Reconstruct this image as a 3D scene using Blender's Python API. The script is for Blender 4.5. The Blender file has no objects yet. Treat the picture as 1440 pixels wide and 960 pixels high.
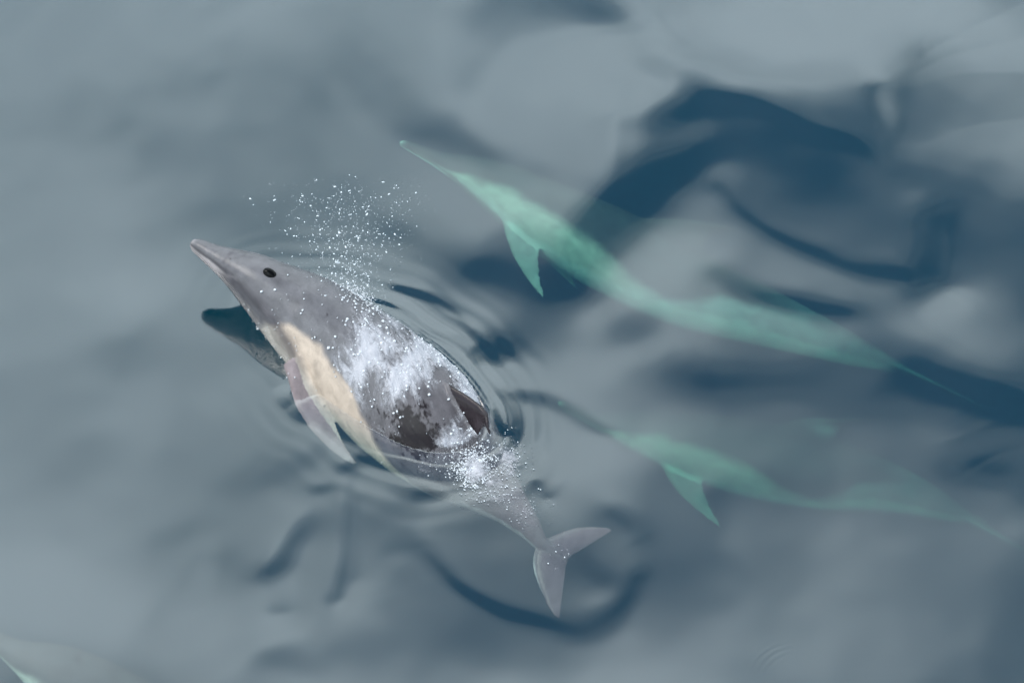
import bpy, bmesh, math, random
import numpy as np
from mathutils import Vector, Matrix, noise

random.seed(7)
RNG = np.random.default_rng(11)
scene = bpy.context.scene
COL = scene.collection

# ------------------------------------------------------------------ camera
DEP = math.radians(50.0)          # looking down at the sea from a boat's rail
DIST = 9.0
F_PX = 3465.0                     # focal length in pixels of the 1440 px wide photograph
CAM = Vector((0.0, -DIST * math.cos(DEP), DIST * math.sin(DEP)))
cam_data = bpy.data.cameras.new('camera')
cam = bpy.data.objects.new('camera', cam_data)
COL.objects.link(cam)
cam.location = CAM
cam.rotation_euler = (math.pi / 2 - DEP, 0.0, 0.0)
cam_data.sensor_width = 36.0
cam_data.lens = 36.0 * F_PX / 1440.0
cam_data.clip_start = 0.1
cam_data.clip_end = 2000.0
scene.camera = cam

# ------------------------------------------------------------------ world, sun, exposure
SUN_EL, SUN_AZ = math.radians(55.0), math.radians(280.0)   # azimuth clockwise from +Y
world = bpy.data.worlds.new('World')
scene.world = world
world.use_nodes = True
SKY_OFFSET = (85.25, 23.32, 0.0)
CLOUD = dict(turn=-54.0, scale=0.85, lo=0.385, hi=0.58, dark=7.0, bright=20.0)


def build_world():
    nt = world.node_tree
    nt.nodes.clear()
    N, L = nt.nodes.new, nt.links.new
    out = N('ShaderNodeOutputWorld')
    bg = N('ShaderNodeBackground')
    bg.inputs['Strength'].default_value = 0.14
    sky = N('ShaderNodeTexSky')
    sky.sky_type = 'NISHITA'
    sky.sun_disc = False
    sky.sun_elevation = SUN_EL
    sky.sun_rotation = SUN_AZ
    sky.ozone_density = 2.0
    tc = N('ShaderNodeTexCoord')
    sep = N('ShaderNodeSeparateXYZ')
    turn = N('ShaderNodeVectorRotate'); turn.rotation_type = 'Z_AXIS'; turn.inputs['Angle'].default_value = math.radians(CLOUD['turn'])
    flip = N('ShaderNodeVectorMath'); flip.operation = 'MULTIPLY'; flip.inputs[1].default_value = (-1, 1, 1)
    L(tc.outputs['Generated'], turn.inputs['Vector']); L(turn.outputs[0], flip.inputs[0]); L(flip.outputs[0], sep.inputs[0])
    zc = N('ShaderNodeMath'); zc.operation = 'MAXIMUM'; zc.inputs[1].default_value = 0.0
    L(sep.outputs['Z'], zc.inputs[0])
    za = N('ShaderNodeMath'); za.operation = 'ADD'; za.inputs[1].default_value = 0.15
    L(zc.outputs[0], za.inputs[0])
    comb = N('ShaderNodeCombineXYZ')
    for k, ax in enumerate('XY'):
        d = N('ShaderNodeMath'); d.operation = 'DIVIDE'
        L(sep.outputs[ax], d.inputs[0]); L(za.outputs[0], d.inputs[1])
        a = N('ShaderNodeMath'); a.operation = 'ADD'; a.inputs[1].default_value = SKY_OFFSET[k]
        L(d.outputs[0], a.inputs[0]); L(a.outputs[0], comb.inputs[k])
    n1 = N('ShaderNodeTexNoise'); n1.inputs['Scale'].default_value = CLOUD['scale']
    n1.inputs['Detail'].default_value = 7.0; n1.inputs['Roughness'].default_value = 0.56
    n1.inputs['Distortion'].default_value = 0.4
    L(comb.outputs[0], n1.inputs['Vector'])
    cover = N('ShaderNodeMapRange'); cover.interpolation_type = 'SMOOTHSTEP'
    cover.inputs['From Min'].default_value = CLOUD['lo']; cover.inputs['From Max'].default_value = CLOUD['hi']
    L(n1.outputs['Fac'], cover.inputs['Value'])
    n2 = N('ShaderNodeTexNoise'); n2.inputs['Scale'].default_value = 1.7
    n2.inputs['Detail'].default_value = 6.0
    L(comb.outputs[0], n2.inputs['Vector'])
    ramp = N('ShaderNodeMapRange'); ramp.interpolation_type = 'SMOOTHSTEP'
    ramp.inputs['From Min'].default_value = 0.35; ramp.inputs['From Max'].default_value = 0.65
    ramp.inputs['To Min'].default_value = CLOUD['dark']; ramp.inputs['To Max'].default_value = CLOUD['bright']
    L(n2.outputs['Fac'], ramp.inputs['Value'])
    tint = N('ShaderNodeVectorMath'); tint.operation = 'SCALE'
    tint.inputs[0].default_value = (0.88, 1.0, 1.06)
    L(ramp.outputs[0], tint.inputs['Scale'])
    mix = N('ShaderNodeMix'); mix.data_type = 'RGBA'
    L(cover.outputs[0], mix.inputs['Factor'])
    L(sky.outputs[0], mix.inputs[6]); L(tint.outputs[0], mix.inputs[7])
    L(mix.outputs[2], bg.inputs['Color']); L(bg.outputs[0], out.inputs['Surface'])


build_world()
sun_data = bpy.data.lights.new('sun', 'SUN')
sun_data.energy = 1.0
sun_data.angle = math.radians(25.0)
sun_data.color = (1.0, 0.95, 0.88)
sun = bpy.data.objects.new('sun', sun_data)
COL.objects.link(sun)
SUN_DIR = Vector((math.sin(SUN_AZ) * math.cos(SUN_EL), math.cos(SUN_AZ) * math.cos(SUN_EL), math.sin(SUN_EL)))
sun.rotation_euler = SUN_DIR.to_track_quat('Z', 'Y').to_euler()
sun.location = SUN_DIR * 30

vs = scene.view_settings
vs.view_transform = 'Standard'
vs.look = 'None'
vs.exposure = 0.0
vs.gamma = 1.0
vs.use_curve_mapping = False
scene.cycles.use_denoising = True
scene.cycles.denoising_input_passes = 'RGB'
scene.cycles.volume_bounces = 1
scene.cycles.max_bounces = 8
scene.cycles.transparent_max_bounces = 16
scene.cycles.caustics_reflective = False
scene.cycles.caustics_refractive = False


# ------------------------------------------------------------------ helpers
def at(px, py, h=0.0):
    """Pixel of the 1440x960 photograph -> the point at height h on its line of sight."""
    x, y = (px - 720.0) / F_PX, -(py - 480.0) / F_PX
    f = Vector((0, math.cos(DEP), -math.sin(DEP)))
    u = Vector((0, math.sin(DEP), math.cos(DEP)))
    d = f + Vector((x, 0, 0)) + u * y
    return CAM + d * ((h - CAM.z) / d.z)


def link(name, me, mat=None, parent=None):
    o = bpy.data.objects.new(name, me)
    COL.objects.link(o)
    if mat is not None and not me.materials:
        me.materials.append(mat)
    if parent is not None:
        o.parent = parent
    return o


def tag(o, label, cat=None, group=None, kind=None):
    o['label'] = label
    if cat: o['category'] = cat
    if group: o['group'] = group
    if kind: o['kind'] = kind
    return o


def mesh_np(name, verts, faces, smooth=True):
    me = bpy.data.meshes.new(name)
    verts = np.asarray(verts, np.float32); faces = np.asarray(faces, np.int32)
    n = faces.shape[1]
    me.vertices.add(len(verts)); me.vertices.foreach_set('co', verts.ravel())
    me.loops.add(faces.size); me.loops.foreach_set('vertex_index', faces.ravel())
    me.polygons.add(len(faces))
    me.polygons.foreach_set('loop_start', np.arange(0, faces.size, n, dtype=np.int32))
    me.polygons.foreach_set('loop_total', np.full(len(faces), n, np.int32))
    me.update(calc_edges=True)
    me.polygons.foreach_set('use_smooth', np.full(len(faces), smooth))
    return me


def co_of(me):
    a = np.empty(len(me.vertices) * 3, np.float32)
    me.vertices.foreach_get('co', a)
    return a.reshape(-1, 3).astype(np.float64)


def sstep(a, b, x):
    t = np.clip((x - a) / (b - a), 0, 1)
    return t * t * (3 - 2 * t)


def fbm(pts, scale, oct=3, seed=0.0):
    """noise about 0..1 at an array of points"""
    o = Vector((seed, seed * 1.7, -seed))
    return np.array([noise.fractal(Vector(p) * scale + o, 0.9, 2.0, oct) for p in pts]) * 0.5 + 0.5


def spline(tab, t):
    """Catmull-Rom through rows (key, values...)"""
    tab = np.asarray(tab, float); k = tab[:, 0]
    m = np.gradient(tab[:, 1:], k, axis=0)
    i = np.clip(np.searchsorted(k, t) - 1, 0, len(k) - 2)
    h = (k[i + 1] - k[i]); u = ((t - k[i]) / h)
    uc = np.clip(u, 0, 1)[:, None]; hh = h[:, None]
    p = ((2 * uc ** 3 - 3 * uc ** 2 + 1) * tab[i, 1:] + (uc ** 3 - 2 * uc ** 2 + uc) * hh * m[i]
         + (-2 * uc ** 3 + 3 * uc ** 2) * tab[i + 1, 1:] + (uc ** 3 - uc ** 2) * hh * m[i + 1])
    over = (u - np.clip(u, 0, 1))[:, None] * hh
    return p + over * m[np.where(u > 1, i + 1, i)]


def mat_new(name):
    m = bpy.data.materials.new(name)
    m.use_nodes = True
    m.node_tree.nodes.clear()
    N = m.node_tree.nodes.new
    out = N('ShaderNodeOutputMaterial')
    return m, N, m.node_tree.links.new, out


# ------------------------------------------------------------------ materials
def water_material():
    m, N, L, out = mat_new('sea_water')
    fr = N('ShaderNodeFresnel'); fr.inputs['IOR'].default_value = 2.1
    geo = N('ShaderNodeNewGeometry')
    inv = N('ShaderNodeMath'); inv.operation = 'SUBTRACT'; inv.inputs[0].default_value = 1.0
    L(geo.outputs['Backfacing'], inv.inputs[1])
    mul = N('ShaderNodeMath'); mul.operation = 'MULTIPLY'
    L(fr.outputs[0], mul.inputs[0]); L(inv.outputs[0], mul.inputs[1])
    tr = N('ShaderNodeBsdfTransparent')
    gl = N('ShaderNodeBsdfGlossy'); gl.inputs['Roughness'].default_value = 0.07
    mx = N('ShaderNodeMixShader')
    L(mul.outputs[0], mx.inputs[0]); L(tr.outputs[0], mx.inputs[1]); L(gl.outputs[0], mx.inputs[2])
    L(mx.outputs[0], out.inputs['Surface'])
    ab = N('ShaderNodeVolumeAbsorption'); ab.inputs['Color'].default_value = (0.26, 0.71, 0.62, 1); ab.inputs['Density'].default_value = 1.0
    sc = N('ShaderNodeVolumeScatter'); sc.inputs['Color'].default_value = (0.0, 0.47, 1.0, 1); sc.inputs['Density'].default_value = 0.10
    ad = N('ShaderNodeAddShader'); L(ab.outputs[0], ad.inputs[0]); L(sc.outputs[0], ad.inputs[1])
    L(ad.outputs[0], out.inputs['Volume'])
    return m


def skin_material(name, rough=0.32, bump=0.15):
    m, N, L, out = mat_new(name)
    b = N('ShaderNodeBsdfPrincipled')
    at_ = N('ShaderNodeAttribute'); at_.attribute_name = 'pigment'
    rest = N('ShaderNodeAttribute'); rest.attribute_name = 'rest'
    n = N('ShaderNodeTexNoise'); n.inputs['Scale'].default_value = 22.0; n.inputs['Detail'].default_value = 6.0
    n.inputs['Roughness'].default_value = 0.65
    L(rest.outputs['Vector'], n.inputs['Vector'])
    mr = N('ShaderNodeMapRange'); mr.inputs['From Min'].default_value = 0.3; mr.inputs['From Max'].default_value = 0.7
    mr.inputs['To Min'].default_value = 0.70; mr.inputs['To Max'].default_value = 1.25
    L(n.outputs['Fac'], mr.inputs['Value'])
    sc = N('ShaderNodeVectorMath'); sc.operation = 'SCALE'
    L(at_.outputs['Color'], sc.inputs[0]); L(mr.outputs[0], sc.inputs['Scale'])
    L(sc.outputs[0], b.inputs['Base Color'])
    b.inputs['Roughness'].default_value = rough
    b.inputs['IOR'].default_value = 1.4
    mp = N('ShaderNodeMapping'); mp.inputs['Scale'].default_value = (30.0, 60.0, 60.0)
    L(rest.outputs['Vector'], mp.inputs['Vector'])
    n2 = N('ShaderNodeTexNoise'); n2.inputs['Scale'].default_value = 1.0; n2.inputs['Detail'].default_value = 4.0
    L(mp.outputs[0], n2.inputs['Vector'])
    bp = N('ShaderNodeBump'); bp.inputs['Strength'].default_value = bump; bp.inputs['Distance'].default_value = 0.004
    L(n2.outputs['Fac'], bp.inputs['Height']); L(bp.outputs[0], b.inputs['Normal'])
    L(b.outputs[0], out.inputs['Surface'])
    return m


def plain(name, color, rough=0.5, ior=1.45):
    m, N, L, out = mat_new(name)
    b = N('ShaderNodeBsdfPrincipled')
    b.inputs['Base Color'].default_value = (*color, 1); b.inputs['Roughness'].default_value = rough
    b.inputs['IOR'].default_value = ior
    L(b.outputs[0], out.inputs['Surface'])
    return m


def film_material():
    """thin sheet of aerated water: clear where it is smooth, white where it froths"""
    m, N, L, out = mat_new('water_film')
    rest = N('ShaderNodeAttribute'); rest.attribute_name = 'rest'
    fr = N('ShaderNodeAttribute'); fr.attribute_name = 'froth'
    mp = N('ShaderNodeMapping'); mp.inputs['Scale'].default_value = (26.0, 40.0, 40.0)
    L(rest.outputs['Vector'], mp.inputs['Vector'])
    n = N('ShaderNodeTexNoise'); n.inputs['Scale'].default_value = 1.0; n.inputs['Detail'].default_value = 6.0
    n.inputs['Roughness'].default_value = 0.7; n.inputs['Distortion'].default_value = 1.0
    L(mp.outputs[0], n.inputs['Vector'])
    ad = N('ShaderNodeMath'); ad.operation = 'ADD'
    L(n.outputs['Fac'], ad.inputs[0]); L(fr.outputs['Fac'], ad.inputs[1])
    mr = N('ShaderNodeMapRange'); mr.interpolation_type = 'SMOOTHSTEP'
    mr.inputs['From Min'].default_value = 0.66; mr.inputs['From Max'].default_value = 1.12
    mr.inputs['To Max'].default_value = 0.95
    L(ad.outputs[0], mr.inputs['Value'])
    tr = N('ShaderNodeBsdfTransparent')
    b = N('ShaderNodeBsdfPrincipled'); b.inputs['Base Color'].default_value = (0.60, 0.59, 0.62, 1)
    b.inputs['Roughness'].default_value = 0.25; b.inputs['IOR'].default_value = 1.4
    bp = N('ShaderNodeBump'); bp.inputs['Strength'].default_value = 0.6; bp.inputs['Distance'].default_value = 0.006
    L(n.outputs['Fac'], bp.inputs['Height']); L(bp.outputs[0], b.inputs['Normal'])
    mx = N('ShaderNodeMixShader'); L(mr.outputs[0], mx.inputs[0]); L(tr.outputs[0], mx.inputs[1]); L(b.outputs[0], mx.inputs[2])
    L(mx.outputs[0], out.inputs['Surface'])
    return m


M_WATER = water_material()
M_SKIN = skin_material('wet_skin', 0.27, 0.30)
M_SKIN2 = skin_material('submerged_skin', 0.6, 0.0)
M_EYE = plain('eye_black', (0.003, 0.003, 0.003), 0.10, 1.25)
M_FOAM = plain('foam_white', (0.86, 0.88, 0.90), 0.35)
M_DROP = plain('droplet', (0.85, 0.90, 0.93), 0.12)
M_SEABED = plain('seabed_sand', (0.05, 0.06, 0.06), 0.9)
M_FILM = film_material()


# ------------------------------------------------------------------ the sea
def stroke(X, Y, pts, w):
    """soft band along a polyline of photograph pixels laid on the water plane: weight, and the unit slope across it that
    turns the mirror image towards the open blue sky (higher, or to the right)"""
    if len(pts) > 2:
        t_ = np.arange(len(pts)) * 1.0
        pts = spline([(k, *p) for k, p in zip(t_, pts)], np.linspace(0, t_[-1], 6 * (len(pts) - 1) + 1))
    P = [at(*p) for p in pts]
    w = w / 385.0
    d2 = np.full(X.shape, 1e9); gx_ = np.full(X.shape, -0.4); gy_ = np.full(X.shape, 0.92)
    if len(P) == 1: P = P * 2
    for a, b in zip(P[:-1], P[1:]):
        ex, ey = b.x - a.x, b.y - a.y
        l2 = ex * ex + ey * ey + 1e-12
        t = np.clip(((X - a.x) * ex + (Y - a.y) * ey) / l2, 0, 1)
        q = (X - a.x - t * ex) ** 2 + (Y - a.y - t * ey) ** 2
        near = q < d2
        d2 = np.where(near, q, d2)
        if l2 > 1e-9:
            nx_, ny_ = -ey / math.sqrt(l2), ex / math.sqrt(l2)
            if nx_ * -0.4 + ny_ * 0.92 < 0: nx_, ny_ = -nx_, -ny_
            c = nx_ * -0.3 + ny_ * 0.95
            nx_, ny_ = nx_ * c - 0.3 * (1 - c), ny_ * c + 0.95 * (1 - c)
            gx_ = np.where(near, nx_, gx_); gy_ = np.where(near, ny_, gy_)
    return np.exp(-d2 / (w * w)), gx_, gy_


STROKES = [
    ([(1030, 178), (985, 180), (945, 195)], 32, 0.6), ([(945, 225), (925, 265)], 44, 1.0), ([(915, 285)], 42, 0.9), ([(900, 310), (860, 350)], 30, 0.5),
    ([(800, 10), (870, 80), (950, 140)], 36, 0.8),
    ([(850, 5), (900, 50), (950, 100)], 14, 0.35),
    ([(1040, 185), (1120, 205), (1200, 227), (1250, 265)], 14, 0.42),
    ([(1240, 160), (1255, 220), (1290, 300), (1320, 380)], 22, 0.9),
    ([(1300, 330), (1325, 390)], 24, 0.9),
    ([(1260, 280), (1290, 350), (1275, 420)], 20, 0.4),
    ([(1010, 290), (1080, 340), (1160, 370), (1250, 395)], 15, 0.42),
    ([(1000, 390), (1100, 425), (1180, 445)], 16, 0.4),
    ([(860, 280), (830, 340), (815, 410)], 32, 0.6),
    ([(885, 462)], 34, 0.6), ([(825, 405)], 30, 0.5),
    ([(870, 170), (850, 250), (835, 330)], 12, 0.3),
    ([(1290, 505), (1350, 560), (1400, 630), (1440, 670)], 40, 1.0),
    ([(1350, 535), (1440, 555)], 30, 0.7),
    ([(695, 480)], 26, 1.0), ([(700, 420), (680, 400)], 30, 0.2),
    ([(672, 490), (690, 540), (712, 590), (722, 615)], 8, 0.8),
    ([(730, 550), (790, 570), (850, 600)], 12, 0.28),
    ([(960, 520), (1080, 540), (1200, 540)], 40, 0.35),
    ([(590, 705), (600, 760), (650, 820), (740, 868), (820, 876), (880, 848), (912, 800)], 12, 0.40),
    ([(560, 740), (610, 840), (740, 915), (880, 900), (950, 830)], 50, 0.12),
    ([(680, 745)], 50, 0.35), ([(915, 800), (900, 745), (850, 705)], 16, 0.35), ([(592, 690), (640, 685)], 14, 0.3), ([(815, 765), (850, 810)], 20, 0.35),
    ([(560, 690), (570, 760)], 14, 0.3),
    ([(1010, 690), (1025, 770)], 24, 0.3),
    ([(250, 725), (300, 700), (370, 675), (440, 640)], 30, 0.22),
    ([(405, 800), (412, 850)], 20, 0.5), ([(300, 770), (250, 870)], 26, 0.4), ([(400, 935)], 28, 0.5), ([(440, 740), (400, 790)], 18, 0.4),
    ([(497, 650), (490, 760), (478, 830)], 10, 0.45), ([(470, 690)], 12, 0.4), ([(488, 655)], 11, 0.4), ([(520, 700), (515, 800)], 12, 0.3),
    ([(560, 340), (640, 380), (690, 380)], 40, 0.3),
    ([(600, 210), (640, 230), (680, 260)], 34, 0.35),
    ([(1100, 70), (1330, 60), (1440, 220)], 110, -0.95), ([(120, 100), (80, 350), (60, 650)], 180, -0.6), ([(60, 850), (250, 880)], 110, -0.7), ([(300, 600), (350, 720)], 90, -0.3), ([(60, 430), (180, 410), (300, 440)], 90, -0.42),
    ([(960, 200), (935, 260)], 50, 0.5), ([(1010, 230), (1150, 250), (1280, 350)], 70, 0.22), ([(900, 230), (870, 320)], 60, 0.5), ([(820, 60), (900, 130)], 70, 0.3), ([(1420, 420), (1440, 470)], 70, -0.35),
    ([(680, 100), (690, 330)], 120, 0.42), ([(800, 470), (960, 520), (1200, 520)], 130, 0.30), ([(1130, 290)], 130, 0.5), ([(700, 830), (860, 800)], 130, 0.40),
    ([(1060, 820), (1350, 830)], 130, 0.02), ([(470, 150), (500, 260)], 90, 0.22), ([(860, 650), (1100, 640)], 90, 0.16), ([(1400, 430)], 80, 0.25), ([(870, 330)], 90, 0.10),
    ([(400, 760), (430, 900)], 80, 0.22),
    # the bulge that the swimming dolphin pushes up along its back
    ([(530, 430), (562, 446), (576, 470), (620, 515), (680, 570), (712, 605)], 6, 1.0),
    ([(560, 412), (610, 425), (650, 450), (672, 485)], 7, 0.6),
    ([(590, 480), (650, 545), (705, 605)], 9, 0.9),
    ([(735, 650), (765, 690)], 6, 0.7), ([(715, 610), (745, 665)], 6, -0.9),
    ([(390, 510), (430, 580), (480, 620), (560, 650), (640, 690)], 9, -0.35),
]
SLOPE = 0.27
X0, X1, Y0, Y1, DXY = -2.75, 2.75, -2.1, 2.6, 0.0068
nx, ny = int((X1 - X0) / DXY), int((Y1 - Y0) / DXY)
gx = X0 + DXY * np.arange(nx); gy = Y0 + DXY * np.arange(ny)


def sea_height():
    X, Y = np.meshgrid(gx, gy)
    SX, SY = np.zeros_like(X), np.zeros_like(X)
    r0 = np.random.default_rng(21)

    def gauss(f, sx, sy):
        kx = np.fft.fftfreq(X.shape[1], DXY)[None, :]; ky = np.fft.fftfreq(X.shape[0], DXY)[:, None]
        return np.fft.ifft2(np.fft.fft2(f) * np.exp(-2 * (np.pi ** 2) * ((kx * sx) ** 2 + (ky * sy) ** 2))).real

    def smooth_noise(sx, sy):
        f = gauss(r0.normal(size=X.shape), sx, sy)
        return f / f.std()
    # eddies bend and fray the bands
    XW = X + 0.022 * smooth_noise(0.12, 0.12) + 0.006 * smooth_noise(0.045, 0.05)
    YW = Y + 0.022 * smooth_noise(0.12, 0.12) + 0.006 * smooth_noise(0.05, 0.045)
    fray = 1 + 0.22 * smooth_noise(0.08, 0.06)
    el = np.degrees(np.arctan2(CAM.z, Y - CAM.y)); az = np.degrees(np.arctan2(X, Y - CAM.y))
    want = np.full(X.shape, 1.6 * math.radians(71 - 57) / 2)
    for pts, w, a in STROKES:
        k = 1.0 if w > 11 else 0.2
        W, gx_, gy_ = stroke(X + k * (XW - X), Y + k * (YW - Y), pts, w * 1.15 if w > 11 else w)
        W = W * a * (want * 1.2 if w > 60 else want * fray if w > 11 else want * 1.2)
        SX += W * gx_; SY += W * gy_
    mag = np.hypot(SX, SY) + 1e-9
    lim = np.tanh(mag / (want * 2.2)) * want * 2.2 / mag
    SX, SY = gauss(SX * lim, 0.004, 0.004), gauss(SY * lim, 0.004, 0.004)
    pad = 256
    ky = 2 * np.pi * np.fft.fftfreq(X.shape[0] + 2 * pad, DXY)[:, None]
    kx = 2 * np.pi * np.fft.fftfreq(X.shape[1] + 2 * pad, DXY)[None, :]
    H = -1j * (kx * np.fft.fft2(np.pad(SX, pad)) + ky * np.fft.fft2(np.pad(SY, pad))) / (kx ** 2 + ky ** 2 + 0.5)
    h = np.real(np.fft.ifft2(H))[pad:-pad, pad:-pad]
    # added swell, curved so the water mirrors one elevation of sky throughout
    yy = gy; s0 = np.radians(57 - np.degrees(np.arctan2(CAM.z, yy - CAM.y))) / 2
    h0 = np.cumsum(s0) * DXY
    h += (h0 - np.interp(0.0, yy, h0))[:, None]
    h += 0.0030 * smooth_noise(0.26, 0.26) + 0.0007 * smooth_noise(0.10, 0.12) + 0.00010 * smooth_noise(0.04, 0.045)
    # rings left by a falling drop
    c = at(1128, 948)
    R = np.hypot(X - c.x, Y - c.y)
    h += 0.00006 * np.sin(2 * np.pi * R / 0.021) * np.exp(-((R - 0.15) / 0.045) ** 2) * (0.55 + 0.45 * np.sin(3 * np.arctan2(Y - c.y, X - c.x) + 1))
    edge = np.minimum.reduce([sstep(0, 0.45, X - X0), sstep(0, 0.45, X1 - X), sstep(0, 0.45, Y - Y0), sstep(0, 0.45, Y1 - Y)])
    return h * edge


SEA_H = sea_height()


def sea_z(x, y):
    i = int(np.clip(round((y - Y0) / DXY), 0, ny - 1)); j = int(np.clip(round((x - X0) / DXY), 0, nx - 1))
    return float(SEA_H[i, j])


def build_sea():
    def outer(a, sgn):
        out, st = [], 0.02
        while abs(a) < 160:
            a += sgn * st; st *= 1.35; out.append(a)
        return out
    xs = np.array(outer(gx[0], -1)[::-1] + list(gx) + outer(gx[-1], 1)); lx = len(outer(gx[0], -1))
    ys = np.array(outer(gy[0], -1)[::-1] + list(gy) + outer(gy[-1], 1)); ly = len(outer(gy[0], -1))
    XX, YY = np.meshgrid(xs, ys)
    Z = np.zeros_like(XX)
    Z[ly:ly + ny, lx:lx + nx] = SEA_H
    n, m = XX.shape
    V = np.stack([XX, YY, Z], -1).reshape(-1, 3)
    idx = np.arange(n * m).reshape(n, m)
    F = np.stack([idx[:-1, :-1], idx[:-1, 1:], idx[1:, 1:], idx[1:, :-1]], -1).reshape(-1, 4)
    ring = np.concatenate([idx[0, :], idx[1:, -1], idx[-1, -2::-1], idx[-2:0:-1, 0]])
    base = len(V)
    low = V[ring].copy(); low[:, 2] = -14.0
    V = np.concatenate([V, low, [[0, 0, -14.0]]])
    k = len(ring); ids = np.arange(k); nxt = (ids + 1) % k
    side = np.stack([ring[nxt], ring[ids], base + ids, base + nxt], -1)
    bottom = np.stack([base + nxt, base + ids, np.full(k, base + k), np.full(k, base + k)], -1)
    me = mesh_np('sea_water', V, np.concatenate([F, side]))
    bm = bmesh.new(); bm.from_mesh(me); bm.verts.ensure_lookup_table()
    bm.faces.new([bm.verts[base + i] for i in ids[::-1]])
    bm.verts.remove(bm.verts[base + k])
    bm.normal_update(); bm.to_mesh(me); bm.free()
    for p in me.polygons[-(k + 1):]: p.use_smooth = False
    o = link('sea_water', me, M_WATER)
    tag(o, 'calm blue grey sea mirroring clouds in slow swirls', 'water', kind='structure')
    bm = bmesh.new()
    bmesh.ops.create_grid(bm, x_segments=40, y_segments=40, size=158)
    for v in bm.verts: v.co.z = -13.0 + 0.5 * noise.noise(v.co * 0.05)
    me = bpy.data.meshes.new('seabed'); bm.to_mesh(me); bm.free()
    tag(link('seabed', me, M_SEABED), 'dark sandy seabed deep below the water', 'seabed', kind='structure')


# ------------------------------------------------------------------ dolphins: rest shape, nose at x = 0, tail at x = 2.03, y left, z up
ST = np.array([  # x, centre z, half width, top, bottom
    (0.000, -0.034, 0.006, 0.005, 0.005), (0.008, -0.034, 0.017, 0.015, 0.015), (0.03, -0.033, 0.026, 0.023, 0.022), (0.08, -0.031, 0.034, 0.029, 0.028),
    (0.13, -0.028, 0.043, 0.038, 0.036), (0.16, -0.026, 0.052, 0.047, 0.042), (0.19, -0.022, 0.066, 0.060, 0.050),
    (0.24, -0.015, 0.088, 0.082, 0.064), (0.33, -0.006, 0.118, 0.110, 0.092), (0.45, 0, 0.148, 0.140, 0.125),
    (0.60, 0, 0.178, 0.168, 0.165), (0.80, 0, 0.198, 0.192, 0.190), (0.95, 0, 0.198, 0.196, 0.190),
    (1.15, 0, 0.176, 0.182, 0.170), (1.35, 0.004, 0.136, 0.150, 0.135), (1.55, 0.006, 0.086, 0.112, 0.100),
    (1.70, 0.006, 0.050, 0.080, 0.075), (1.82, 0.004, 0.030, 0.050, 0.050), (1.92, 0, 0.022, 0.028, 0.028), (2.00, 0, 0.012, 0.012, 0.012)])


def prof(x):
    return [np.interp(x, ST[:, 0], ST[:, k]) for k in range(1, 5)]


def smooth_prof(n=120):
    xs = np.concatenate([[0, 0.003, 0.008, 0.016], np.linspace(0.03, 2.0, n)])
    c = prof(xs)
    out = []
    for col in c:
        s = col.copy()
        for _ in range(3):
            s[5:-1] = 0.25 * s[4:-2] + 0.5 * s[5:-1] + 0.25 * s[6:]
        out.append(s)
    return xs, out


def body_bm():
    bm = bmesh.new()
    xs, (zc, w, ht, hb) = smooth_prof()
    K = 40
    rings = []
    for i, x in enumerate(xs):
        r = []
        for k in range(K):
            a = 2 * math.pi * k / K
            cy, sz = math.cos(a), math.sin(a)
            e = 0.94
            yy = w[i] * math.copysign(abs(cy) ** e, cy)
            zz = (ht[i] if sz > 0 else hb[i]) * math.copysign(abs(sz) ** e, sz)
            r.append(bm.verts.new((x, yy, zc[i] + zz)))
        rings.append(r)
    for a, b in zip(rings[:-1], rings[1:]):
        for k in range(K):
            bm.faces.new((a[k], a[(k + 1) % K], b[(k + 1) % K], b[k]))
    bm.faces.new(rings[0][::-1]); bm.faces.new(rings[-1])
    return bm


def add_fin(bm, secs, normal):
    """secs: (leading point, trailing point, thickness) from the root to the tip; lens-shaped sections"""
    n = Vector(normal).normalized()
    K = 9
    rings = []
    for le, te, th in secs:
        le, te = Vector(le), Vector(te)
        top, bot = [], []
        for k in range(K):
            t = k / (K - 1)
            f = th * 0.5 * (2.6 * math.sqrt(t) * (1 - t) ** 0.9 * 1.0 + 0.12)
            p = le.lerp(te, t)
            top.append(p + n * f); bot.append(p - n * f)
        rings.append([bm.verts.new(v) for v in top + bot[::-1]])
    m = len(rings[0])
    for a, b in zip(rings[:-1], rings[1:]):
        for k in range(m):
            bm.faces.new((a[k], a[(k + 1) % m], b[(k + 1) % m], b[k]))
    bm.faces.new(rings[0][::-1]); bm.faces.new(rings[-1])


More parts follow.
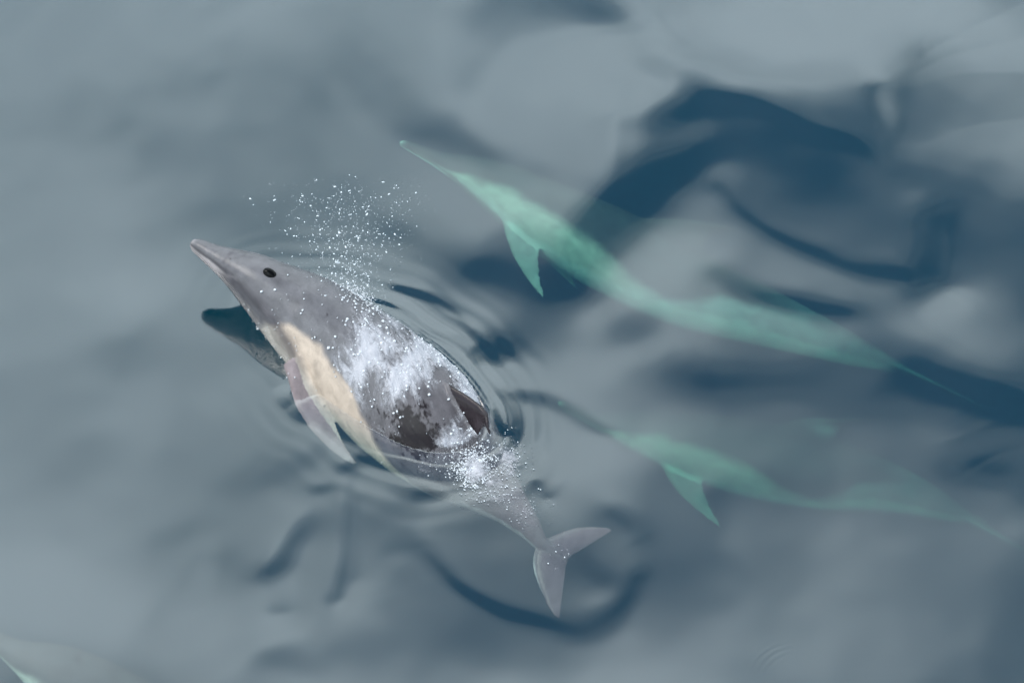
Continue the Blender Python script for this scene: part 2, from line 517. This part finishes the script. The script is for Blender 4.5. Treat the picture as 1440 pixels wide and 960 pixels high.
def rest_mesh(voxel, flip):
    bm = body_bm()
    # dorsal fin, falcate
    bz = 0.155
    add_fin(bm, [((0.84, 0, bz), (1.16, 0, bz), 0.05), ((0.90, 0, 0.205), (1.13, 0, 0.195), 0.036), ((0.955, 0, 0.245), (1.125, 0, 0.238), 0.028),
                 ((1.015, 0, 0.285), (1.135, 0, 0.277), 0.022), ((1.08, 0, 0.315), (1.165, 0, 0.309), 0.018), ((1.145, 0, 0.334), (1.205, 0, 0.331), 0.014),
                 ((1.205, 0, 0.344), (1.24, 0, 0.342), 0.011)], (0, 1, 0))
    for s in (1, -1):
        # flipper: back, out and down
        ax = Vector((flip[0], s * flip[1], flip[2])).normalized()
        root = Vector((flip[6][0], s * flip[6][1], flip[6][2]))
        sec = []
        for t, le, te, th in ((-0.04, 0.0, 0.17, 0.05), (0.03, 0.005, 0.15, 0.04), (0.09, 0.012, 0.135, 0.032), (0.16, 0.030, 0.125, 0.024),
                              (0.23, 0.062, 0.122, 0.018), (0.28, 0.092, 0.126, 0.013), (0.305, 0.112, 0.130, 0.009)):
            p = root + ax * t * flip[3]
            ch = Vector((flip[5][0], s * flip[5][1], flip[5][2])).normalized()
            sec.append((p + ch * (le - 0.02), p + ch * (le - 0.02 + (te - le) * flip[4]), th))
        add_fin(bm, sec, ax.cross(ch))
        # fluke
        sec = []
        for t, le, te, th in ((-0.02, 1.80, 2.00, 0.045), (0.03, 1.835, 2.012, 0.038), (0.08, 1.865, 2.036, 0.030), (0.13, 1.905, 2.060, 0.023),
                              (0.18, 1.960, 2.085, 0.017), (0.22, 2.025, 2.105, 0.012), (0.245, 2.085, 2.117, 0.009)):
            sec.append(((le, s * t * 0.86, 0.0), (te, s * t * 0.86, 0.0), th))
        add_fin(bm, sec, (0, 0, 1))
    bmesh.ops.recalc_face_normals(bm, faces=bm.faces)
    me = bpy.data.meshes.new('rest'); bm.to_mesh(me); bm.free()
    o = bpy.data.objects.new('rest', me); COL.objects.link(o)
    md = o.modifiers.new('r', 'REMESH'); md.mode = 'VOXEL'; md.voxel_size = voxel; md.adaptivity = 0
    sm = o.modifiers.new('s', 'SMOOTH'); sm.factor = 0.5; sm.iterations = 4
    dg = bpy.context.evaluated_depsgraph_get()
    res = bpy.data.meshes.new_from_object(o.evaluated_get(dg))
    bpy.data.objects.remove(o); bpy.data.meshes.remove(me)
    return res


def mix(a, b, t):
    return a * (1 - t[:, None]) + np.asarray(b, float)[None, :] * t[:, None]


def pigment(R, look):
    x, y, z = R[:, 0], R[:, 1], R[:, 2]
    zc, w, ht, hb = prof(np.clip(x, 0, 2.0))
    zn = (z - zc) / np.where(z > zc, ht, hb)
    rad = np.hypot(y / w, zn)
    wob = (fbm(R, 9.0, 3, 3.0) - 0.5) * 0.22
    cape_b = np.interp(x, *zip(*look['cape'])) + wob
    bel_b = np.interp(x, *zip(*look['belly'])) + wob * 0.6
    front = 1 - sstep(0.92, 1.12, x + wob * 0.3)
    flank = np.tile(np.array(look['rear'], float), (len(x), 1))
    flank = mix(flank, look['thorax'], front)
    c = mix(flank, look['white'], 1 - sstep(bel_b - 0.14, bel_b + 0.14, zn))
    cape = np.tile(np.array(look['cape_front'], float), (len(x), 1))
    cape = mix(cape, look['cape_mid'], sstep(0.62, 0.92, x))
    cape = mix(cape, look['tail'], sstep(1.25, 1.6, x))
    t = sstep(cape_b - look['soft'], cape_b + look['soft'], zn)
    c = c * (1 - t[:, None]) + cape * t[:, None]
    if 'saddle' in look:
        ang = np.arctan2(zn, y / w)
        nn = fbm(R, 38.0, 3, 6.0)
        sd = np.exp(-(((x - 0.93) / 0.095) ** 2 + ((ang - 0.58) / 0.44) ** 2) * 1.1)
        nf = fbm(R, 95.0, 2, 1.0)
        c = mix(c, look['saddle'], sstep(0.36, 0.64, sd + 0.9 * (nn - 0.5) + 0.6 * (nf - 0.5)))
    # stripe from the beak back to the flipper, darker round the eye
    stripe = np.exp(-((z - np.interp(x, [0.15, 0.24, 0.40, 0.52], [-0.04, -0.065, -0.085, -0.11])) / 0.018) ** 2) * sstep(0.17, 0.22, x) * (1 - sstep(0.5, 0.56, x)) * (rad < 1.2)
    c = mix(c, look['stripe'], 0.75 * stripe)
    eye = np.exp(-(((x - 0.325) / 0.030) ** 2 + ((z - look['eye_z']) / 0.020) ** 2)) * (np.abs(y) > 0.05)
    c = mix(c, look['stripe'], 0.55 * eye)
    # beak: grey above, pale lower lip, dark mouth line
    mz = mouth_z(x)
    beak = (1 - sstep(0.17, 0.25, x))
    c = mix(c, look['lip'], beak * (1 - sstep(-0.004, 0.003, z - (mz - 0.004))) * 0.85)
    c = mix(c, look['lip'], np.exp(-(x / 0.015) ** 2) * 0.6)
    c = mix(c, np.array(look['stripe']) * 0.6, beak * np.exp(-((z - mz) / 0.0042) ** 2) * (x > 0.008) * 0.95)
    crease = np.exp(-((x - 0.165 - 0.25 * np.abs(y)) / 0.006) ** 2) * (z > mz)
    c = mix(c, look['stripe'], crease * 0.6)
    # fins
    fl = ((rad > 1.16) & (x > 0.4) & (x < 1.0) & (z < 0)).astype(float)
    c = mix(c, look['flipper'], fl)
    df = ((x > 0.85) & (x < 1.3) & (rad > 1.08) & (z > 0.1)).astype(float)
    c = mix(c, look['dorsal'], df)
    patch = df * np.exp(-(((x - 1.08) / 0.045) ** 2 + ((z - 0.25) / 0.035) ** 2))
    c = mix(c, look['dorsal_patch'], patch)
    fk = sstep(1.78, 1.9, x)
    c = mix(c, look['tail'], fk)
    le = fk * sstep(0.03, 0.09, np.abs(y)) * np.exp(-((x - np.interp(np.abs(y), [0, 0.03, 0.08, 0.13, 0.18, 0.22, 0.245], [1.82, 1.835, 1.875, 1.925, 1.985, 2.042, 2.085])) / 0.010) ** 2)
    c = mix(c, look['edge'], le * 0.7)
    return np.clip(c, 0.004, 0.9)


def mouth_z(x):
    return np.interp(x, [0, 0.05, 0.12, 0.17, 0.22, 0.26], [-0.040, -0.044, -0.046, -0.051, -0.058, -0.054])


LOOK_HERO = dict(saddle=(0.016, 0.010, 0.011), soft=0.08, cape=[(0, -1.3), (0.32, -1.3), (0.40, -0.90), (0.47, -0.45), (0.56, -0.18), (0.7, -0.08), (0.9, -0.16), (1.05, -0.45), (1.2, -0.35), (1.4, 0.1), (1.7, 0.3), (2.1, 0.3)],
                 belly=[(0, -0.8), (0.4, -0.8), (0.6, -0.75), (1.0, -0.75), (2.1, -0.8)],
                 cape_front=(0.175, 0.168, 0.175), cape_mid=(0.15, 0.137, 0.143), thorax=(0.66, 0.53, 0.42), rear=(0.38, 0.31, 0.32),
                 white=(0.58, 0.52, 0.45), tail=(0.15, 0.10, 0.118), stripe=(0.11, 0.10, 0.11), lip=(0.50, 0.44, 0.43), flipper=(0.34, 0.27, 0.27),
                 dorsal=(0.024, 0.017, 0.020), dorsal_patch=(0.055, 0.040, 0.046), edge=(0.62, 0.56, 0.58), eye_z=0.012)
LOOK_DEEP = dict(soft=0.20, cape=[(0, -0.3), (0.16, -0.3), (0.30, 0.1), (0.45, 0.38), (0.60, 0.36), (0.85, 0.05), (1.02, -0.22), (1.10, -0.22), (1.25, 0.25), (1.5, 0.6), (2.1, 0.7)],
                 belly=[(0, -0.5), (0.4, -0.4), (0.8, -0.55), (1.05, -0.45), (1.25, -0.25), (1.5, -0.2), (2.1, -0.3)],
                 cape_front=(0.045, 0.05, 0.055), cape_mid=(0.035, 0.04, 0.045), thorax=(0.42, 0.44, 0.38), rear=(0.26, 0.275, 0.275),
                 white=(0.56, 0.60, 0.55), tail=(0.16, 0.18, 0.19), stripe=(0.06, 0.06, 0.065), lip=(0.72, 0.74, 0.70), flipper=(0.36, 0.385, 0.36),
                 dorsal=(0.04, 0.045, 0.05), dorsal_patch=(0.30, 0.31, 0.31), edge=(0.4, 0.42, 0.42), eye_z=0.0)


class Pose:
    """rows: rest x, pixel x, pixel y, height in m of the body axis; rolls: rest x, degrees of roll"""
    def __init__(self, rows, rolls, girth=1.0):
        self.girth = np.array(girth, float) if isinstance(girth, list) else np.array([(0, girth), (2.1, girth)], float)
        self.tab = [(r[0], *at(r[1], r[2], r[3])) for r in rows]
        self.rolls = np.array(rolls, float)

    def frames(self, x):
        p = spline(self.tab, x)
        t = spline(self.tab, x + 0.01) - spline(self.tab, x - 0.01)
        F = -t / np.linalg.norm(t, axis=1)[:, None]
        up = np.array([0, 0, 1.0])[None] - F * F[:, 2:3]
        up /= np.linalg.norm(up, axis=1)[:, None]
        left = np.cross(up, F)
        a = np.radians(np.interp(x, self.rolls[:, 0], self.rolls[:, 1]))[:, None]
        u2 = up * np.cos(a) - left * np.sin(a)     # positive roll leans the back to the dolphin's right
        l2 = left * np.cos(a) + up * np.sin(a)
        return p, F, l2, u2

    def apply(self, R):
        p, F, l, u = self.frames(R[:, 0])
        g = np.interp(R[:, 0], self.girth[:, 0], self.girth[:, 1])[:, None]
        return p + (l * R[:, 1:2] + u * R[:, 2:3]) * g


def add_attr(me, name, kind, arr):
    a = me.attributes.new(name, kind, 'POINT')
    a.data.foreach_set({'FLOAT_VECTOR': 'vector', 'FLOAT_COLOR': 'color', 'FLOAT': 'value'}[kind], np.ascontiguousarray(arr, np.float32).ravel())


def dolphin(rest, pose, look, skin, label, group=None, eyes=True, tweak=None):
    me = rest.copy(); me.name = 'dolphin_body'
    R = co_of(me)
    if tweak is not None: tweak(R)
    D = R.copy()
    # mouth groove and blowhole
    mz = mouth_z(R[:, 0])
    g = np.exp(-((R[:, 2] - mz) / 0.005) ** 2) * (1 - sstep(0.22, 0.27, R[:, 0])) * sstep(0.004, 0.02, R[:, 0])
    D[:, 1] *= 1 - g * np.where(np.abs(R[:, 1]) > 0.008, 0.06, 0)
    b = np.exp(-(((R[:, 0] - 0.365) / 0.012) ** 2 + (R[:, 1] / 0.022) ** 2)) * (R[:, 2] > 0.05)
    D[:, 2] -= 0.014 * b
    W = pose.apply(D)
    base = Vector(W.mean(0)); base.z = float(W[:, 2].min())
    me.vertices.foreach_set('co', (W - np.array(base)[None]).astype(np.float32).ravel())
    C = pigment(R, look)
    C = mix(C, look['stripe'], b * 0.9)
    add_attr(me, 'pigment', 'FLOAT_COLOR', np.concatenate([C, np.ones((len(C), 1))], 1))
    add_attr(me, 'rest', 'FLOAT_VECTOR', R)
    me.flip_normals()
    me.polygons.foreach_set('use_smooth', np.full(len(me.polygons), True))
    me.materials.clear(); me.materials.append(skin)
    me.update()
    root = bpy.data.objects.new('dolphin', None); COL.objects.link(root); root.location = base
    root.empty_display_size = 0.1
    tag(root, label, 'dolphin', group)
    body = link('body', me, None, root)
    if eyes:
        for s in (1, -1):
            ez = look['eye_z']
            zc, w, ht, hb = prof(np.array([0.325]))
            zn = (ez - zc[0]) / ht[0]
            yy = w[0] * math.sqrt(max(0, 1 - zn * zn))
            bm = bmesh.new(); bmesh.ops.create_uvsphere(bm, u_segments=16, v_segments=10, radius=1.0)
            pts = np.array([(0.325 + v.co.x * 0.021, s * (yy - 0.005) + v.co.y * 0.014, ez + v.co.z * 0.017) for v in bm.verts])
            P = pose.apply(pts) - np.array(base)[None]
            for v, q in zip(bm.verts, P): v.co = q
            bmesh.ops.recalc_face_normals(bm, faces=bm.faces)
            em = bpy.data.meshes.new('eye'); bm.to_mesh(em); bm.free()
            for p in em.polygons: p.use_smooth = True
            link('eye', em, M_EYE, root)
    return root, body, R, W


HERO = Pose([(0.0, 279, 327, 0.262), (0.08, 300, 342, 0.245), (0.16, 321, 358, 0.222), (0.24, 345, 379, 0.195), (0.33, 374, 405, 0.16), (0.45, 420, 442, 0.095), (0.58, 474, 486, 0.02), (0.75, 545, 548, -0.06),
             (0.92, 601, 598, -0.11), (1.10, 645, 642, -0.17), (1.40, 698, 694, -0.22), (1.70, 742, 740, -0.29), (1.88, 768, 770, -0.33), (2.03, 806, 790, -0.34)],
            [(0, 62), (0.15, 68), (0.30, 78), (0.35, 78), (0.55, 60), (0.75, 36), (0.92, 16), (1.2, 2), (1.6, -6), (1.85, -10), (2.1, -12)],
            [(0, 1.25), (0.10, 1.28), (0.20, 1.16), (0.33, 1.10), (0.45, 1.20), (0.6, 1.20), (0.75, 1.16), (0.92, 1.08), (1.1, 0.98), (1.3, 0.80), (1.55, 0.74), (1.75, 0.9), (2.1, 1.0)])
REST_FINE = rest_mesh(0.0045, (0.86, 0.18, -0.46, 0.92, 0.85, (0.38, -0.15, 0.90), (0.545, 0.115, -0.155)))
REST_MID = rest_mesh(0.008, (0.50, 0.50, -0.70, 1.05, 1.0, (0.93, -0.05, 0.30), (0.50, 0.115, -0.085)))
def short_fluke(R):
    far = sstep(1.80, 1.88, R[:, 0]) * sstep(0.01, 0.05, -R[:, 1])
    R[:, 1] *= 1 - 0.16 * far


hero, hero_body, HR, HW = dolphin(REST_FINE, HERO, LOOK_HERO, M_SKIN,
    'grey and cream dolphin surfacing with its head out of the water, blowing spray', tweak=short_fluke)

def contact_ripples():
    """the water climbs a little at the dolphin's skin and fine wrinkles run out from it"""
    global SEA_H
    from mathutils.kdtree import KDTree
    zc, w, ht, hb = prof(np.clip(HR[:, 0], 0, 2.0))
    trunk = np.hypot(HR[:, 1] / w, (HR[:, 2] - zc) / np.where(HR[:, 2] > zc, ht, hb)) < 1.12
    near = [v for v, t in zip(HW[::2], trunk[::2]) if t and abs(v[2] - sea_z(v[0], v[1])) < 0.006]
    kd = KDTree(len(near))
    for k, v in enumerate(near): kd.insert((v[0], v[1], 0), k)
    kd.balance()
    lo, hi = np.min(near, 0), np.max(near, 0)
    i0, i1 = [int((v - Y0) / DXY) for v in (lo[1] - 0.40, hi[1] + 0.40)]
    j0, j1 = [int((v - X0) / DXY) for v in (lo[0] - 0.40, hi[0] + 0.40)]
    st = 2
    ii, jj = np.arange(i0, i1, st), np.arange(j0, j1, st)
    d = np.array([[kd.find((gx[j], gy[i], 0))[2] for j in jj] for i in ii])
    # back to the full grid
    yi, xi = np.arange(i0, ii[-1]), np.arange(j0, jj[-1])
    fy = (yi - i0) / st; fx = (xi - j0) / st
    a, b = fy.astype(int), fx.astype(int); u, v = (fy - a)[:, None], (fx - b)[None, :]
    D = (d[a][:, b] * (1 - u) * (1 - v) + d[a + 1][:, b] * u * (1 - v) + d[a][:, b + 1] * (1 - u) * v + d[a + 1][:, b + 1] * u * v)
    X, Y = np.meshgrid(gx[xi], gy[yi])
    wob = 0.014 * np.sin(9 * X + 5 * Y) + 0.008 * np.sin(17 * X - 13 * Y + 1)
    Dw = D + wob * np.clip(D / 0.05, 0, 1)
    pa, pb = at(300, 360), at(760, 760)
    right = sstep(-0.05, 0.10, ((pb.x - pa.x) * (Y - pa.y) - (pb.y - pa.y) * (X - pa.x)) / math.hypot(pb.x - pa.x, pb.y - pa.y))
    amp = (0.7 + 0.9 * right) * (0.75 + 0.35 * np.sin(4.1 * X + 6.3 * Y + 0.5) * np.sin(7.0 * X - 3.0 * Y + 2.0))
    rip = 0.007 * np.exp(-D / 0.014) + 0.012 * np.exp(-((D - 0.02) / 0.06) ** 2) + amp * (0.0026 * np.cos(2 * np.pi * Dw / 0.075) * np.exp(-D / 0.08) + 0.0011 * np.cos(2 * np.pi * Dw / 0.030) * np.exp(-D / 0.045))
    c = at(345, 490)
    rip = rip * (1 - 0.9 * np.exp(-((X - c.x) / 0.24) ** 4 - ((Y - c.y) / 0.26) ** 4))
    SEA_H[np.ix_(yi, xi)] += rip * sstep(0.0, 0.12, 0.40 - D)


contact_ripples()
build_sea()

A_POSE = Pose([(0.0, 566, 190, -0.55), (0.16, 628, 222, -0.60), (0.33, 680, 252, -0.65), (0.55, 752, 296, -0.70), (0.85, 858, 352, -0.75),
               (1.10, 955, 402, -0.80), (1.40, 1070, 448, -0.90), (1.70, 1190, 492, -1.15), (1.88, 1255, 515, -1.5), (2.03, 1310, 540, -1.8)],
              [(0, 40), (0.8, 42), (1.4, 38), (2.1, 20)], 0.92)
dolphin(REST_MID, A_POSE, dict(LOOK_DEEP, dorsal_patch=(0.05, 0.055, 0.06), thorax=(0.50, 0.52, 0.44), rear=(0.40, 0.42, 0.41), white=(0.62, 0.66, 0.60)), M_SKIN2, 'larger, clearer green submerged dolphin, its beak tip beside the blown spray',
        'dolphins swimming under the surface', eyes=False)
B_POSE = Pose([(0.0, 788, 557, -1.25), (0.16, 848, 586, -1.28), (0.33, 892, 604, -1.3), (0.55, 962, 624, -1.3), (0.85, 1068, 646, -1.3),
               (1.10, 1150, 664, -1.3), (1.40, 1232, 684, -1.4), (1.70, 1312, 710, -1.6), (1.88, 1358, 728, -1.8), (2.03, 1402, 748, -2.0)],
              [(0, 38), (0.8, 32), (1.1, 20), (1.4, 30), (2.1, 20)], 0.85)
dolphin(REST_MID, B_POSE, dict(LOOK_DEEP, flipper=(0.26, 0.28, 0.26)), M_SKIN2, 'faint, deeper green submerged dolphin with its beak pointing at the surfacing dolphin\'s dorsal fin',
        'dolphins swimming under the surface', eyes=False)
C_POSE = Pose([(0.0, -35, 866, -0.22), (0.16, 25, 909, -0.25), (0.33, 80, 947, -0.30), (0.55, 145, 1000, -0.4), (0.85, 235, 1075, -0.5),
               (1.10, 305, 1150, -0.6), (1.40, 395, 1220, -0.7), (1.70, 485, 1290, -0.75), (1.88, 535, 1330, -0.8), (2.03, 575, 1370, -0.8)],
              [(0, 35), (2.1, 20)])
dolphin(REST_MID, C_POSE, LOOK_DEEP, M_SKIN2, 'submerged dolphin of which only the slender pale beak and head show',
        'dolphins swimming under the surface', eyes=False)


# ------------------------------------------------------------------ froth, film and spray on the surfacing dolphin
def blobs(name, pts, radii, mat, label, flat=None, seed=1, stretch=0.3):
    """many small droplets or bubbles as one mesh"""
    bm = bmesh.new(); bmesh.ops.create_icosphere(bm, subdivisions=1, radius=1.0)
    bv = np.array([v.co[:] for v in bm.verts]); bf = np.array([[v.index for v in f.verts] for f in bm.faces]); bm.free()
    r = np.random.default_rng(seed)
    V, F = [], []
    for i, (p, rad) in enumerate(zip(pts, radii)):
        s = rad * (1 + 0.5 * (r.random(3) - 0.5)) * (1 + np.array([0, stretch * r.random(), 0]))
        if flat is not None: s = s * np.array([1, 1, flat])
        q = Matrix.Rotation(r.uniform(0, 6.28), 3, 'Z')
        V.append(bv * s @ np.array(q).T + np.array(p)[None]); F.append(bf + i * len(bv))
    me = mesh_np(name, np.concatenate(V), np.concatenate(F))
    o = link(name, me, mat)
    tag(o, label, name, kind='stuff')
    return o


def normals_of(me):
    a = np.empty(len(me.vertices) * 3, np.float32)
    me.vertices.foreach_get('normal', a) if hasattr(me.vertices[0], 'normal') else None
    return a.reshape(-1, 3).astype(np.float64)


HN = normals_of(hero_body.data)
hx, hy, hz = HR[:, 0], HR[:, 1], HR[:, 2]


def film_mask():
    zc, w, ht, hb = prof(np.clip(hx, 0, 2))
    zn = (hz - zc) / np.where(hz > zc, ht, hb)
    side = np.arctan2(zn, hy / w)              # 0 = left flank, pi/2 = back
    m = sstep(0.50, 0.66, hx) * (1 - sstep(1.20, 1.36, hx)) * sstep(-0.30, 0.1, side) * (1 - sstep(2.3, 2.7, side))
    return m * sstep(-0.02, 0.02, HW[:, 2]), side


FM, SIDE = film_mask()
nz = fbm(HR, 7.0, 3, 9.0)
FROTH = FM * (0.19 + 1.05 * (nz - 0.25))
bare = np.exp(-(((hx - 0.94) / 0.085) ** 2 + ((SIDE - 0.58) / 0.42) ** 2))
FROTH -= 0.75 * bare
FROTH += 0.5 * np.exp(-(((hx - 1.22) / 0.07) ** 2 + ((SIDE - 0.8) / 0.5) ** 2))


def build_film():
    src = hero_body.data
    n = len(src.polygons)
    pv = np.empty(n * 4, np.int32); src.polygons.foreach_get('vertices', pv); pv = pv.reshape(-1, 4)
    keep = (FM[pv].min(1) > 0.02) & (np.abs(hz[pv]).max(1) < 0.21)
    pv = pv[keep]
    used, inv = np.unique(pv, return_inverse=True)
    wob = fbm(HR[used] * np.array([1, 1.6, 1.6]), 24.0, 3, 2.0) - 0.35
    V = HW[used] + HN[used] * (0.002 + 0.011 * np.clip(wob, 0, 1) * FM[used])[:, None]
    me = mesh_np('water_film', V, inv.reshape(-1, 4))
    add_attr(me, 'rest', 'FLOAT_VECTOR', HR[used]); add_attr(me, 'froth', 'FLOAT', FROTH[used])
    tag(link('water_film', me, M_FILM), 'frothy sheet of water running off the surfacing dolphin\'s back', 'water film', kind='stuff')


build_film()


def build_foam():
    pts, rad = [], []
    cand = RNG.permutation(len(HR))
    for i in cand:
        if HW[i, 2] < 0.0: continue
        d = FROTH[i] * 0.5 + 0.8 * np.exp(-(((hx[i] - 0.60) / 0.10) ** 2 + ((SIDE[i] - 1.3) / 0.5) ** 2)) * (nz[i] > 0.5) \
            + 0.9 * np.exp(-(((hx[i] - 1.22) / 0.07) ** 2 + ((SIDE[i] - 0.8) / 0.5) ** 2)) + 0.05 * np.exp(-((hx[i] - 0.45) / 0.12) ** 2)
        if abs(hz[i]) > 0.22: continue
        if RNG.random() < d * 0.20:
            pts.append(HW[i] + HN[i] * 0.003); rad.append(0.0016 + 0.004 * RNG.random() ** 3)
        if len(pts) > 5200: break
    for (cx, cy, sx, sy, n, r0) in ((665, 652, 16, 14, 900, 0.0030), (650, 640, 34, 20, 220, 0.0022), (715, 640, 12, 18, 260, 0.0022), (505, 412, 12, 7, 220, 0.0026), (695, 690, 24, 8, 130, 0.0022),
                                    (740, 712, 14, 12, 70, 0.002), (790, 768, 9, 7, 14, 0.0025)):
        for _ in range(n):
            a = at(cx + RNG.normal() * sx, cy + RNG.normal() * sy)
            z = sea_z(a.x, a.y)
            if (cx, cy) == (505, 412): a = at(505 + (a.x - at(505, 412).x) * 385, 412 + (a.x - at(505, 412).x) * 230 + RNG.normal() * 4, 0.10); z = 0.10
            pts.append((a.x, a.y, z + 0.004 + 0.03 * RNG.random() ** 2 * (r0 > 0.005))); rad.append(r0 * (0.3 + 0.9 * RNG.random() ** 2))
    blobs('foam', pts, rad, M_FOAM, 'white foam bubbles on the surfacing dolphin\'s back and round its dorsal fin', seed=3)


build_foam()


def build_froth_sheet():
    p0, p1 = at(560, 730), at(800, 590)
    xs = np.arange(p0.x, p1.x, 0.005); ys = np.arange(p0.y, p1.y, 0.005)
    X, Y = np.meshgrid(xs, ys)
    P = np.stack([X.ravel(), Y.ravel(), np.zeros(X.size)], -1)
    fr = np.zeros(X.shape)
    for cx, cy, sx, sy, a in ((668, 655, 20, 22, 0.62), (655, 640, 34, 12, 0.36), (690, 668, 30, 12, 0.42), (640, 628, 30, 22, 0.22), (715, 640, 22, 30, 0.42), (700, 690, 46, 18, 0.30), (742, 715, 26, 18, 0.26), (600, 655, 30, 10, 0.2)):
        c = at(cx, cy)
        fr = np.maximum(fr, a * np.exp(-((X - c.x) / (sx / 385)) ** 2 - ((Y - c.y) / (sy / 385 / 0.77)) ** 2))
    n = fbm(P, 26.0, 4, 5.0).reshape(X.shape)
    Z = np.array([sea_z(x, y) for x, y in zip(X.ravel(), Y.ravel())]).reshape(X.shape) + 0.004 + 0.05 * fr * np.clip(n - 0.25, 0, 1)
    V = np.stack([X, Y, Z], -1).reshape(-1, 3)
    idx = np.arange(X.size).reshape(X.shape)
    F = np.stack([idx[:-1, :-1], idx[:-1, 1:], idx[1:, 1:], idx[1:, :-1]], -1).reshape(-1, 4)
    F = F[(fr.ravel()[F].max(1) > 0.05)]
    me = mesh_np('splash', V, F)
    add_attr(me, 'rest', 'FLOAT_VECTOR', V); add_attr(me, 'froth', 'FLOAT', (fr - 0.05).ravel())
    tag(link('splash', me, M_FILM), 'churned white splash behind the surfacing dolphin\'s dorsal fin', 'splash', kind='stuff')


build_froth_sheet()


def build_spray():
    pts, rad = [], []
    src = HERO.apply(np.array([[0.40, 0.0, 0.13]]))[0]
    for _ in range(1300):
        # droplets fan upward from the blowhole, most of them low
        t = RNG.random() ** 0.9
        px = 502 + RNG.normal() * (18 + 44 * t) - 14 * t
        py = 415 - 150 * t ** 1.1 + RNG.normal() * 14
        h = 0.18 + 0.22 * t + 0.05 * RNG.normal()
        a = at(px, py, max(0.03, h))
        pts.append(a[:]); rad.append(0.0008 + 0.0024 * RNG.random() ** 6)
    blobs('spray', pts, rad, M_DROP, 'fine spray droplets blown up above the surfacing dolphin\'s head', seed=4, stretch=1.6)


build_spray()
for m_ in (REST_FINE, REST_MID):
    bpy.data.meshes.remove(m_)
